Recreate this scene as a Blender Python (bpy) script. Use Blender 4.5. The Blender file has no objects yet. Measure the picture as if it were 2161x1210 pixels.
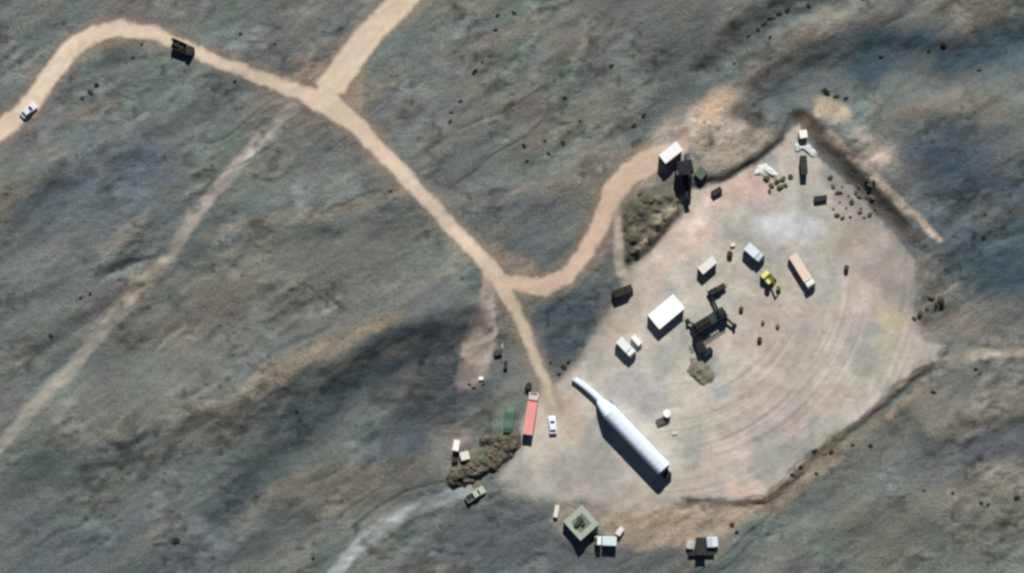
import bpy, math, random
import numpy as np
from mathutils import Vector, noise as mnoise

# ------------------------------------------------------------------ camera, light, exposure
SC = bpy.context.scene
COL = SC.collection
S = 0.12                                   # metres per unit of the layout plan (plan is 2161 x 1210)
def XY(u, v): return ((u - 1080.5) * S, (605.0 - v) * S)

cam_d = bpy.data.cameras.new('camera'); cam = bpy.data.objects.new('camera', cam_d); COL.objects.link(cam)
CAM_Z = 820.0
cam.location = (0, 0, CAM_Z); cam.rotation_euler = (0, 0, 0)
cam_d.sensor_width = 36.0; cam_d.lens = 36.0 * CAM_Z / (2161 * S)
cam_d.clip_start = 1.0; cam_d.clip_end = 9000.0
SC.camera = cam

SUN_EL, SUN_AZ = math.radians(40), math.radians(4)     # azimuth from the top of the picture (+Y) towards +X
sun_dir = Vector((math.sin(SUN_AZ) * math.cos(SUN_EL), math.cos(SUN_AZ) * math.cos(SUN_EL), math.sin(SUN_EL)))
W = bpy.data.worlds.new('World'); SC.world = W; W.use_nodes = True
wn = W.node_tree.nodes; wl = W.node_tree.links
bg = wn['Background']; sky = wn.new('ShaderNodeTexSky'); sky.sky_type = 'NISHITA'; sky.sun_disc = False
sky.sun_elevation = SUN_EL; sky.sun_rotation = SUN_AZ
sky.air_density = 0.4; sky.dust_density = 0.1; sky.ozone_density = 1.5
wl.new(sky.outputs[0], bg.inputs[0]); bg.inputs[1].default_value = 0.05
sl = bpy.data.lights.new('sun', 'SUN'); sl.energy = 5.0; sl.angle = math.radians(0.5); sl.color = (1.0, 0.955, 0.90)
so = bpy.data.objects.new('sun', sl); COL.objects.link(so); so.rotation_euler = (-sun_dir).to_track_quat('-Z', 'Y').to_euler()
SC.view_settings.view_transform = 'Standard'; SC.view_settings.look = 'None'
SC.view_settings.exposure = 0.14; SC.view_settings.gamma = 1.0
SC.render.engine = 'CYCLES'
SC.cycles.pixel_filter_type = 'BLACKMAN_HARRIS'; SC.cycles.filter_width = 2.8
SC.cycles.max_bounces = 4

# ------------------------------------------------------------------ helpers
def lin(c):
    c = np.asarray(c, float) / 255.0
    return np.where(c <= 0.04045, c / 12.92, ((c + 0.055) / 1.055) ** 2.4)

def tag(o, label=None, cat=None, group=None, kind=None):
    if label: o['label'] = label
    if cat: o['category'] = cat
    if group: o['group'] = group
    if kind: o['kind'] = kind
    return o

_mats = {}
def mat(name, rgb, rough=0.6, metal=0.0, dust=0.18, scale=1.5, spec=0.4):
    if name in _mats: return _mats[name]
    m = bpy.data.materials.new(name); m.use_nodes = True
    nt = m.node_tree; b = nt.nodes['Principled BSDF']
    col = lin(rgb)
    tc = nt.nodes.new('ShaderNodeTexCoord'); n = nt.nodes.new('ShaderNodeTexNoise')
    n.inputs['Scale'].default_value = scale; n.inputs['Detail'].default_value = 6; n.inputs['Roughness'].default_value = 0.65
    nt.links.new(tc.outputs['Object'], n.inputs['Vector'])
    r = nt.nodes.new('ShaderNodeMapRange'); r.inputs[1].default_value = 0.38; r.inputs[2].default_value = 0.72
    r.inputs[3].default_value = 0.0; r.inputs[4].default_value = dust
    nt.links.new(n.outputs['Fac'], r.inputs[0])
    mx = nt.nodes.new('ShaderNodeMix'); mx.data_type = 'RGBA'
    mx.inputs[6].default_value = (*col, 1); mx.inputs[7].default_value = (*lin((150, 135, 115)), 1)
    nt.links.new(r.outputs[0], mx.inputs[0]); nt.links.new(mx.outputs[2], b.inputs['Base Color'])
    b.inputs['Roughness'].default_value = rough; b.inputs['Metallic'].default_value = metal
    b.inputs['Specular IOR Level'].default_value = spec
    _mats[name] = m; return m

class MB:
    def __init__(s): s.v = []; s.f = []
    def box(s, c, d, rz=0.0, top=1.0, topx=None, ry=0.0):
        x, y, z = c; a, b, h = d[0] / 2, d[1] / 2, d[2] / 2
        tx = top if topx is None else topx
        i = len(s.v); cr, sr = math.cos(rz), math.sin(rz); cy, sy = math.cos(ry), math.sin(ry)
        for zz, kx, ky in ((-h, 1, 1), (h, tx, top)):
            for px, py in ((-a, -b), (a, -b), (a, b), (-a, b)):
                px *= kx; py *= ky
                qx = px * cy + zz * sy; qz = -px * sy + zz * cy
                s.v.append((x + qx * cr - py * sr, y + qx * sr + py * cr, z + qz))
        s.f += [(i, i+3, i+2, i+1), (i+4, i+5, i+6, i+7), (i, i+1, i+5, i+4), (i+1, i+2, i+6, i+5), (i+2, i+3, i+7, i+6), (i+3, i, i+4, i+7)]
        return s
    def prism(s, prof, y0, y1, k=1.0):        # profile in x,z, extruded along y
        i = len(s.v); n = len(prof)
        for y in (y0, y1):
            for x, z in prof: s.v.append((x, y, z))
        s.f.append(tuple(i + j for j in range(n))); s.f.append(tuple(i + n + j for j in reversed(range(n))))
        for j in range(n):
            q = (j + 1) % n; s.f.append((i + j, i + n + j, i + n + q, i + q))
        return s
    def tube(s, p0, p1, r, r2=None, n=12, cap=True):
        p0 = Vector(p0); p1 = Vector(p1); d = (p1 - p0).normalized(); r2 = r if r2 is None else r2
        a = d.orthogonal().normalized(); b = d.cross(a); i = len(s.v)
        for p, rr in ((p0, r), (p1, r2)):
            for j in range(n):
                t = 2 * math.pi * j / n; s.v.append(tuple(p + a * (rr * math.cos(t)) + b * (rr * math.sin(t))))
        for j in range(n):
            q = (j + 1) % n; s.f.append((i + j, i + q, i + n + q, i + n + j))
        if cap: s.f.append(tuple(i + j for j in reversed(range(n)))); s.f.append(tuple(i + n + j for j in range(n)))
        return s
    def quad(s, *p):
        i = len(s.v); s.v += [tuple(q) for q in p]; s.f.append(tuple(range(i, i + len(p)))); return s
    def build(s, name, m, parent=None, bevel=0.0, smooth=False):
        me = bpy.data.meshes.new(name); me.from_pydata(s.v, [], s.f); me.update(); me.validate()
        if smooth:
            for p in me.polygons: p.use_smooth = True
        me.materials.append(m)
        o = bpy.data.objects.new(name, me); COL.objects.link(o)
        if parent: o.parent = parent
        if bevel:
            b = o.modifiers.new('bevel', 'BEVEL'); b.width = bevel; b.segments = 2; b.limit_method = 'ANGLE'
        return o

# ------------------------------------------------------------------ the plan: fields over u,v
def vnoise(u, v, scale, seed, ang=0.0, stretch=1.0):
    c, s_ = math.cos(ang), math.sin(ang)
    x = (u * c + v * s_) / (scale * stretch); y = (-u * s_ + v * c) / scale
    xi = np.floor(x).astype(np.int64); yi = np.floor(y).astype(np.int64); fx = x - xi; fy = y - yi
    def h(a, b):
        n = (a * 374761393 + b * 668265263 + seed * 1442695041) & 0xffffffff
        n = ((n ^ (n >> 13)) * 1274126177) & 0xffffffff
        n = n ^ (n >> 16)
        return (n & 0xffff) / 65535.0
    fx = fx * fx * fx * (fx * (fx * 6 - 15) + 10); fy = fy * fy * fy * (fy * (fy * 6 - 15) + 10)
    return ((h(xi, yi) * (1 - fx) + h(xi + 1, yi) * fx) * (1 - fy) + (h(xi, yi + 1) * (1 - fx) + h(xi + 1, yi + 1) * fx) * fy) * 2 - 1
def fbm(u, v, scale, seed, oct=4, ang=0.0, stretch=1.0, gain=0.5):
    t = 0; a = 1; n = 0
    for k in range(oct):
        t = t + a * vnoise(u, v, scale / 2 ** k, seed + 17 * k, ang, stretch); n += a; a *= gain
    return t / n
def smooth(a, b, x):
    t = np.clip((x - a) / (b - a), 0, 1); return t * t * (3 - 2 * t)
def pl_dist(u, v, pts, widths=None):
    """distance to polyline, side sign (+ = left/up-picture side), interpolated width"""
    best = np.full(u.shape, 1e9); side = np.zeros(u.shape); wd = np.zeros(u.shape)
    for i in range(len(pts) - 1):
        ax, ay = pts[i]; bx, by = pts[i + 1]; dx, dy = bx - ax, by - ay; L = dx * dx + dy * dy
        t = np.clip(((u - ax) * dx + (v - ay) * dy) / L, 0, 1)
        ex = u - ax - t * dx; ey = v - ay - t * dy; d = np.hypot(ex, ey)
        m = d < best; best = np.where(m, d, best)
        side = np.where(m, np.where(d > 6, 1, d / 6) * (ex * dy - ey * dx) / np.maximum(d * math.sqrt(L), 1e-6), side)
        if widths is not None: wd = np.where(m, widths[i] + t * (widths[i + 1] - widths[i]), wd)
    return best, side, wd
def poly_sd(u, v, pts):
    """signed distance to a polygon, negative inside"""
    d, _, _ = pl_dist(u, v, list(pts) + [pts[0]])
    ins = np.zeros(u.shape, bool); n = len(pts)
    for i in range(n):
        ax, ay = pts[i]; bx, by = pts[(i + 1) % n]
        if ay == by: continue
        c = ((ay > v) != (by > v)) & (u < (bx - ax) * (v - ay) / (by - ay) + ax); ins ^= c
    return np.where(ins, -d, d)

ROADS = {   # name -> (label-free structure) points and widths
 'main': ([(-160,400),(-60,322),(0,278),(60,228),(105,165),(150,105),(200,72),(260,60),(330,74),(400,103),(480,138),(560,168),(640,197),(700,225),(750,262),(800,315),(860,378),(920,443),(980,508),(1030,560),(1062,605),(1092,665),(1118,725),(1145,790),(1158,830),(1172,860)],
          [46,44,42,40,42,42,40,34,30,26,26,28,36,52,42,33,31,31,31,34,34,26,22,22,22,8]),
 'north': ([(960,-110),(880,-30),(835,20),(780,72),(735,130),(698,185),(690,208)], [52,52,54,56,60,64,30]),
 'loop': ([(1048,588),(1105,603),(1150,607),(1195,582),(1235,535),(1270,470),(1290,410),(1330,365),(1390,335),(1440,308)], [14,34,40,36,36,38,44,52,56,30]),
}
PAD = [(1685,262),(1728,330),(1800,400),(1868,470),(1925,545),(1935,600),(1930,660),(1945,710),(1990,735),(1965,765),(1905,815),(1830,875),(1760,925),(1700,975),(1650,1025),(1612,1052),
       (1560,1055),(1440,1053),(1400,1075),(1310,1078),(1240,1060),(1150,1052),(1075,1040),(1045,1010),(1085,965),(1100,930),(1108,870),(1140,815),(1185,800),(1215,770),(1240,720),(1285,650),(1318,580),(1370,520),(1430,460),(1462,400),(1530,385),(1600,345),(1650,300)]
MOUND = [(1312,470),(1325,430),(1360,400),(1420,395),(1450,415),(1435,455),(1395,500),(1355,540),(1322,558)]
SITES = []          # (u, v, radius) levelled footprints, filled before the ground is meshed
RIDGES = [   # crest points, height, width up-picture, width down-picture
 ([(120,960),(230,925),(330,885),(450,850),(560,803),(650,757),(740,717),(830,682),(920,655)], 3.4, 120, 62),
 ([(420,1230),(500,1120),(580,1050),(680,1005),(800,985),(900,985)], 2.0, 50, 70),
 ([(-60,500),(20,425),(90,372),(200,340),(290,300)], 1.0, 60, 34),
 ([(60,700),(150,640),(260,582),(340,550),(430,500),(560,470),(700,448),(860,395)], 1.2, 60, 36),
 ([(1480,140),(1590,60),(1650,22),(1760,8),(1850,-40)], -1.7, 26, 20),
 ([(1640,210),(1720,150),(1850,120),(2000,140),(2110,100),(2260,60)], -2.1, 50, 70),
 ([(1990,250),(2080,270),(2200,240),(2330,230)], 3.6, 80, 170),
 ([(1980,905),(2060,880),(2161,850),(2300,800)], 2.0, 70, 46),
 ([(1690,222),(1770,285),(1850,365),(1920,435),(1985,508)], 1.9, 50, 60),
 ([(1480,330),(1560,300),(1640,262)], 1.5, 70, 70),
 ([(880,900),(780,960),(700,1040),(600,1130)], -1.4, 60, 60),
 ([(0,610),(120,560),(230,520),(330,470)], 0.8, 50, 40),
 ([(300,700),(420,640),(560,600),(700,570),(860,520)], 0.9, 60, 40),
 ([(560,700),(640,655),(700,640)], -0.8, 14, 12),
 ([(225,573),(290,548),(340,540)], -0.35, 10, 9),
 ([(850,440),(960,420),(1100,408),(1230,372)], 0.9, 40, 44),
 ([(900,330),(1010,240),(1120,200)], 0.5, 40, 30),
 ([(1700,1130),(1850,1080),(2000,1090),(2161,1060)], 0.8, 60, 50),
 ([(1880,700),(1930,665),(1990,630)], 1.1, 26, 20),
 ([(1905,705),(1960,745),(2010,738)], 0.5, 20, 14),
]
A35 = -0.62
def road_mask(u, v):
    m = np.zeros(u.shape)
    for pts, wd in ROADS.values():
        d, _, w = pl_dist(u, v, pts, wd); m = np.maximum(m, 1 - smooth(0, 26, d - w / 2))
    return m
def streaks(u, v):
    a = fbm(u + 30 * vnoise(u, v, 150, 301), v + 30 * vnoise(u, v, 150, 302), 62, 303, 3, A35, 4.5)
    b = fbm(u + 26 * vnoise(u, v, 90, 305), v + 12 * vnoise(u, v, 90, 306), 120, 307, 2, A35, 4.5)
    dr = np.exp(-(b / 0.035) ** 2) * smooth(-.3, .3, vnoise(u, v, 160, 308))
    return a, dr
def height(u, v):
    u = np.asarray(u, float); v = np.asarray(v, float)
    far = smooth(0, 2500, np.maximum(np.abs(u - 1080) - 1300, np.abs(v - 605) - 800))
    cu = np.clip(u, -1500, 3600); cv = np.clip(v, -1200, 2400)
    H = 0.0022 * (605 - cv)
    H = H + 1.5 * fbm(u, v, 420, 3, 2, A35, 1.8) + 0.5 * fbm(u, v, 120, 5, 2, A35, 2.2)
    pp = poly_sd(u, v, PAD); H = H * smooth(-10, 170, pp) + far * 14 * fbm(u, v, 3000, 9, 3)
    uw = u + 14 * vnoise(u, v, 60, 91) + 5 * vnoise(u, v, 22, 92); vw = v + 14 * vnoise(u, v, 60, 93) + 5 * vnoise(u, v, 22, 94)
    for pts, h, wn_, ws in RIDGES:
        us = [p[0] for p in pts]; vs = [p[1] for p in pts]; R = 3 * max(wn_, ws)
        bb = (u > min(us) - R) & (u < max(us) + R) & (v > min(vs) - R) & (v < max(vs) + R)
        if not bb.any(): continue
        d, sd, _ = pl_dist(uw[bb], vw[bb], pts)
        w = ws + (wn_ - ws) * smooth(-1, 1, sd); H[bb] += h * np.exp(-(d / w) ** 2)
    micro = 0.34 * fbm(u, v, 44, 21, 3, A35, 2.4) + 0.17 * fbm(u, v, 15, 23, 2, A35, 1.8, 0.7)
    rm = road_mask(u, v); pa = smooth(0, 60, pp)
    sn, dr = streaks(u, v); H = H + (0.5 * sn - 0.22 * dr) * pa * (1 - rm); H = H + micro * (1 - 0.85 * rm)
    dse, _, _ = pl_dist(u, v, [(1975,760),(1905,815),(1830,875),(1760,925),(1700,975),(1650,1025),(1612,1052)])
    H = H - 0.9 * (1 - smooth(25, 160, dse))
    p = poly_sd(u + 3 * vnoise(u, v, 25, 95), v + 3 * vnoise(u, v, 25, 96), PAD)
    dne, _, _ = pl_dist(u, v, [(1700,250),(1760,300),(1840,375),(1910,445),(1975,512)])
    k = smooth(2, 16 + 26 * (1 - smooth(30, 60, dne)), p)
    pad = 0.05 * fbm(u, v, 40, 31, 3) + 0.03 * vnoise(u, v, 8, 33)
    # wheel ruts curving round the right side of the pad
    ru, rv = u - 1385, v - 555
    ang = np.arctan2(rv, ru); rad = np.hypot(ru, rv)
    rut = (vnoise(ang * 330, rad, 7.5, 41, 0, 22) * .7 + vnoise(ang * 330, rad, 4.5, 43, 0, 30) * .5 + .4 * vnoise(ang * 330, rad, 22, 45, 0, 8)) * smooth(-0.35, 0.1, ang) * (1 - smooth(1.35, 1.7, ang)) * smooth(215, 290, rad)
    rut = rut * 0.07
    H = (pad + rut) * (1 - k) + H * k
    ms = poly_sd(u, v, MOUND); H = H + smooth(8, -22, ms) * (1.5 + 0.5 * vnoise(u, v, 14, 51) + 0.35 * vnoise(u, v, 6, 52))
    return H

# ---- soil colours and painted slope shade: strokes (pts, widths, softness, seen colour, strength)
STROKES_BROAD = [
 ([(250,690),(450,680),(650,640),(820,600)], [120,150,150,120], 60, (124,122,114), .6),
 ([(60,900),(200,860),(420,800)], [100,120,100], 50, (120,119,112), .55),
 ([(430,590),(600,540),(800,500),(900,470)], [60,90,90,60], 40, (122,122,112), .5),
 ([(2040,640),(2161,650),(2161,820),(1990,860)], [120,120,120,90], 50, (132,128,120), .7),
 ([(1700,1080),(1900,1150),(2200,1120)], [120,150,150], 60, (117,121,112), .6),
 ([(1780,1000),(1900,900),(1960,840)], [50,60,60], 30, (126,122,108), .6),
 ([(620,1050),(760,1030),(880,980)], [70,80,60], 40, (120,116,104), .6),
 ([(880,350),(1000,250),(1100,210)], [40,50,40], 40, (124,120,112), .5),
 ([(1600,130),(1700,90)], [90,90], 40, (124,124,116), .5),
 ([(1880,260),(2000,250),(2161,210)], [60,70,70], 40, (112,114,108), .6),
]
STROKES = [
 # faint tracks
 ([(618,228),(560,280),(500,350),(450,410),(410,460)], [24]*5, 10, (164,156,150), .85),
 ([(410,460),(350,550),(290,612),(220,690),(150,780),(80,850),(20,920),(-60,1000)], [26,24,30,26,26,26,26,26], 12, (166,161,150), .7),
 ([(340,560),(290,600),(250,640)], [36,44,30], 14, (172,160,140), .6),
 ([(1035,570),(1030,650),(1022,700),(1000,760),(985,800)], [24,30,48,62,50], 9, (200,180,168), .95),
 ([(1062,640),(1085,700),(1095,760)], [20,30,26], 12, (125,122,108), .6),
 ([(2230,735),(2161,742),(2080,748),(2000,755),(1930,735)], [22,20,22,30,44], 10, (182,174,158), .9),
 ([(690,1230),(750,1160),(820,1100),(900,1062),(980,1035)], [26,26,28,30,30], 10, (164,171,172), .95),
 ([(1302,390),(1302,470),(1312,575)], [14,14,22], 6, (186,176,160), .8),
 ([(540,812),(650,755),(740,713),(838,675)], [30,36,36,30], 14, (158,146,124), .75),
 ([(760,704),(838,672)], [12,14], 6, (168,152,130), .6),
 ([(570,740),(640,712),(700,690)], [8,10,8], 6, (76,92,98), .6),
 ([(330,742),(352,715),(392,690)], [5,6,5], 4, (150,156,150), .7),
 ([(60,770),(140,720),(300,640)], [10,10,8], 8, (138,138,128), .6),
 ([(380,893),(470,865),(560,808)], [8,9,7], 6, (96,90,76), .6),
 ([(500,870),(600,850),(700,800)], [30,36,30], 20, (124,130,118), .5),
 ([(640,1150),(700,1060),(760,1010),(860,960)], [10,10,10,10], 8, (140,136,116), .5),
 ([(930,905),(965,930),(985,1000)], [50,60,50], 24, (152,138,132), .65),
 ([(150,930),(300,890),(450,855),(560,805)], [20,30,30,24], 24, (140,136,124), .6),
 ([(0,470),(30,415),(90,380),(170,362),(230,345)], [14,16,16,14,12], 10, (150,142,126), .6),
 ([(430,500),(540,468),(660,455),(760,430),(850,395)], [14,20,26,22,16], 14, (146,138,122), .6),
 ([(900,395),(1000,425),(1100,412),(1230,385)], [20,24,36,30], 20, (148,142,128), .6),
 ([(1200,500),(1290,400),(1340,350)], [40,60,60], 40, (150,142,128), .45),
 ([(480,1120),(560,1050),(650,1010),(780,990)], [20,30,40,30], 24, (128,124,112), .6),
 ([(1980,900),(2060,885),(2161,860)], [60,60,60], 26, (142,134,118), .65),
 ([(1900,240),(2000,225),(2120,235)], [20,24,20], 24, (126,116,104), .5),
 ([(1980,40),(2030,20),(2100,70)], [30,30,30], 30, (118,116,104), .5),
 ([(1500,235),(1560,200),(1640,120),(1700,85)], [30,34,50,50], 30, (140,130,116), .6),
 # dark scrubby ground, with shade of slopes facing away from the sun painted in
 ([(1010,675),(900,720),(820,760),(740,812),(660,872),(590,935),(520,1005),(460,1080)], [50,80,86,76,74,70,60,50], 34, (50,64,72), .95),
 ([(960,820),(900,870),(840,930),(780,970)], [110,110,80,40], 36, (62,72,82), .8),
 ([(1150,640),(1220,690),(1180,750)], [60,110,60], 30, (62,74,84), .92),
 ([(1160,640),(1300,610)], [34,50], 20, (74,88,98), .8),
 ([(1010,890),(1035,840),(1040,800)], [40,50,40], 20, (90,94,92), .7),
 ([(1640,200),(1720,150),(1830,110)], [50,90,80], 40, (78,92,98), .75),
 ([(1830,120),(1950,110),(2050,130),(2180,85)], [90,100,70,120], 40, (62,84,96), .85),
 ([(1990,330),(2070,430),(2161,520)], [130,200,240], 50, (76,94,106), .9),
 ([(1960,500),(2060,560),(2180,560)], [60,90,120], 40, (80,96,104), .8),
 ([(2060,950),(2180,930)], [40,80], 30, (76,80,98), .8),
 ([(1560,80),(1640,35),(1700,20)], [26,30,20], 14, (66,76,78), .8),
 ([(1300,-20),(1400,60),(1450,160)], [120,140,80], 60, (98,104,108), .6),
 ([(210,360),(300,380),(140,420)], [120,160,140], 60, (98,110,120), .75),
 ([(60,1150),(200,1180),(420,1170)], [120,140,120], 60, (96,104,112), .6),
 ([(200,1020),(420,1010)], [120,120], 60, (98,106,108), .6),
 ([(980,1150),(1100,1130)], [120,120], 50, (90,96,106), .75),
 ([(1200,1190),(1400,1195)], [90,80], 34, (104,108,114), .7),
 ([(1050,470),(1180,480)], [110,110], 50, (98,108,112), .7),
 # brown dust verges, pale soil, dark gully lines, painted shade on the right slope
 ([(560,185),(640,215),(720,265),(790,330),(850,400)], [70,90,80,60,50], 20, (130,118,104), .45),
 ([(1040,530),(1090,555),(1120,580)], [30,40,30], 16, (168,152,130), .8),
 ([(640,150),(690,130),(730,120)], [40,60,50], 26, (160,144,130), .6),
 ([(740,160),(770,200),(765,250)], [30,40,30], 20, (152,140,122), .55),
 ([(205,580),(235,566),(290,548),(330,540)], [8,12,9,6], 5, (58,66,66), .8),
 ([(700,440),(760,415),(800,400)], [6,8,5], 5, (70,82,80), .6),
 ([(590,705),(620,690),(650,660)], [8,10,6], 6, (78,84,78), .6),
 ([(640,150),(670,165)], [40,50], 24, (178,158,142), .7),
 ([(738,165),(748,215),(750,250)], [36,44,30], 14, (184,166,146), .7),
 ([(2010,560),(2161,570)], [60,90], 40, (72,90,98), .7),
 ([(1960,560),(1975,640),(1960,700)], [60,80,60], 40, (130,128,120), .7),
 ([(1620,1080),(1680,1010),(1760,950)], [30,50,50], 24, (150,136,112), .6),
 ([(1450,290),(1480,250),(1530,215)], [50,60,50], 26, (204,188,172), .8),
 ([(1480,350),(1560,325),(1620,300)], [40,50,40], 22, (184,172,152), .7),
 ([(1200,1060),(1180,1100),(1250,1150),(1330,1150)], [30,30,30,40], 14, (168,162,148), .7),
 ([(1650,1065),(1740,985),(1850,900),(1960,805)], [12,14,14,12], 8, (160,146,124), .55),
 ([(1960,690),(2010,700),(2060,690)], [30,40,30], 24, (160,148,134), .5),
 # apron north of the pad
 ([(1350,370),(1390,325),(1440,300)], [50,60,60], 20, (210,194,180), .8),
 ([(1330,370),(1400,330),(1470,285),(1530,300),(1580,290)], [50,90,110,100,60], 24, (198,184,168), .9),
 ([(1525,205),(1500,240)], [36,50], 14, (204,178,154), .85),
 ([(1560,235),(1600,255)], [30,30], 10, (92,84,74), .7),
 ([(1400,300),(1425,305),(1450,320)], [20,24,30], 14, (205,210,214), .7),
 ([(1690,235),(1720,265)], [24,34], 8, (92,88,66), .8),
 ([(1745,232),(1765,245)], [44,40], 12, (196,178,152), .8),
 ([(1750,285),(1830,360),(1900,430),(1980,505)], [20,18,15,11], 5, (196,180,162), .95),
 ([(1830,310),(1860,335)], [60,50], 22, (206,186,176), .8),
 ([(1695,255),(1735,305),(1800,370),(1865,435),(1935,505)], [26,34,34,28,20], 7, (122,108,96), .8),  # brown bank face, with the shade of its slope painted in
 ([(1470,385),(1540,370),(1600,335),(1680,285)], [20,22,20,18], 6, (84,78,70), .85),  # shade on the drop to the pad, painted as a dark band
]
PADSTROKES = [
 ([(1500,400),(1450,470),(1390,530)], [90,90,70], 30, (206,188,172), .8),
 ([(1540,410),(1600,380)], [60,50], 20, (200,174,158), .8),
 ([(1465,462),(1485,440),(1500,420)], [26,26,20], 14, (234,214,200), .9),
 ([(1400,520),(1440,490)], [30,40], 20, (210,192,180), .7),
 ([(1630,478),(1665,468),(1690,474)], [34,40,34], 14, (216,218,222), .95),
 ([(1880,560),(1900,640)], [60,60], 30, (146,142,132), .7),
 ([(1280,540),(1300,620),(1240,700)], [20,20,20], 20, (150,144,132), .6),
 ([(1790,640),(1740,700)], [50,50], 30, (186,176,168), .6),
 ([(1660,400),(1700,430)], [50,70], 24, (168,174,166), .7),
 ([(1620,480),(1670,470),(1700,480)], [60,50,50], 22, (196,198,202), .8),
 ([(1800,480),(1860,540),(1900,600)], [80,110,80], 40, (140,136,130), .7),
 ([(1760,370),(1840,430)], [50,90], 20, (134,136,130), .8),
 ([(1860,660),(1900,680)], [50,40], 14, (184,176,146), .8),
 ([(1880,730),(1930,740)], [70,40], 20, (184,178,162), .8),
 ([(1640,640),(1650,760),(1560,880)], [120,140,110], 50, (182,172,164), .7),
 ([(1300,830),(1340,800),(1390,860)], [50,50,50], 24, (158,160,166), .7),
 ([(1240,990),(1200,1000),(1330,1040)], [120,100,60], 34, (156,154,150), .8),
 ([(1190,850),(1210,900)], [50,50], 22, (184,164,148), .7),
 ([(1500,790),(1520,830)], [40,30], 20, (162,172,172), .7),
 ([(1450,700),(1400,760)], [70,50], 26, (164,170,164), .6),
 ([(1330,620),(1290,700)], [60,60], 24, (168,156,144), .7),
 ([(1600,640),(1640,600)], [60,60], 24, (176,174,154), .6),
 ([(1550,1030),(1600,1040)], [30,24], 12, (214,186,170), .8),
 ([(1360,1060),(1440,1040),(1500,1000)], [50,50,50], 24, (176,166,152), .7),
 ([(1100,1010),(1060,1030)], [60,50], 24, (136,134,130), .8),
 ([(1480,785),(1500,770)], [26,20], 14, (118,118,102), .7),
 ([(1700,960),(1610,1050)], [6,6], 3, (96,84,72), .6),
 ([(1950,775),(1830,875),(1700,965)], [9,9,8], 4, (98,84,72), .85),  # shaded drop along the pad's lower right edge, painted as a thin line
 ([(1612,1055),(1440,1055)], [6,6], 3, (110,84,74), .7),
]
APRON = [(1170,1075),(1300,1068),(1420,1060),(1620,1055),(1560,1120),(1500,1150),(1420,1150),(1330,1160),(1290,1130),(1200,1085)]
KLIGHT = 1.06      # how bright a white flat ground comes out under this sun and sky

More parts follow.
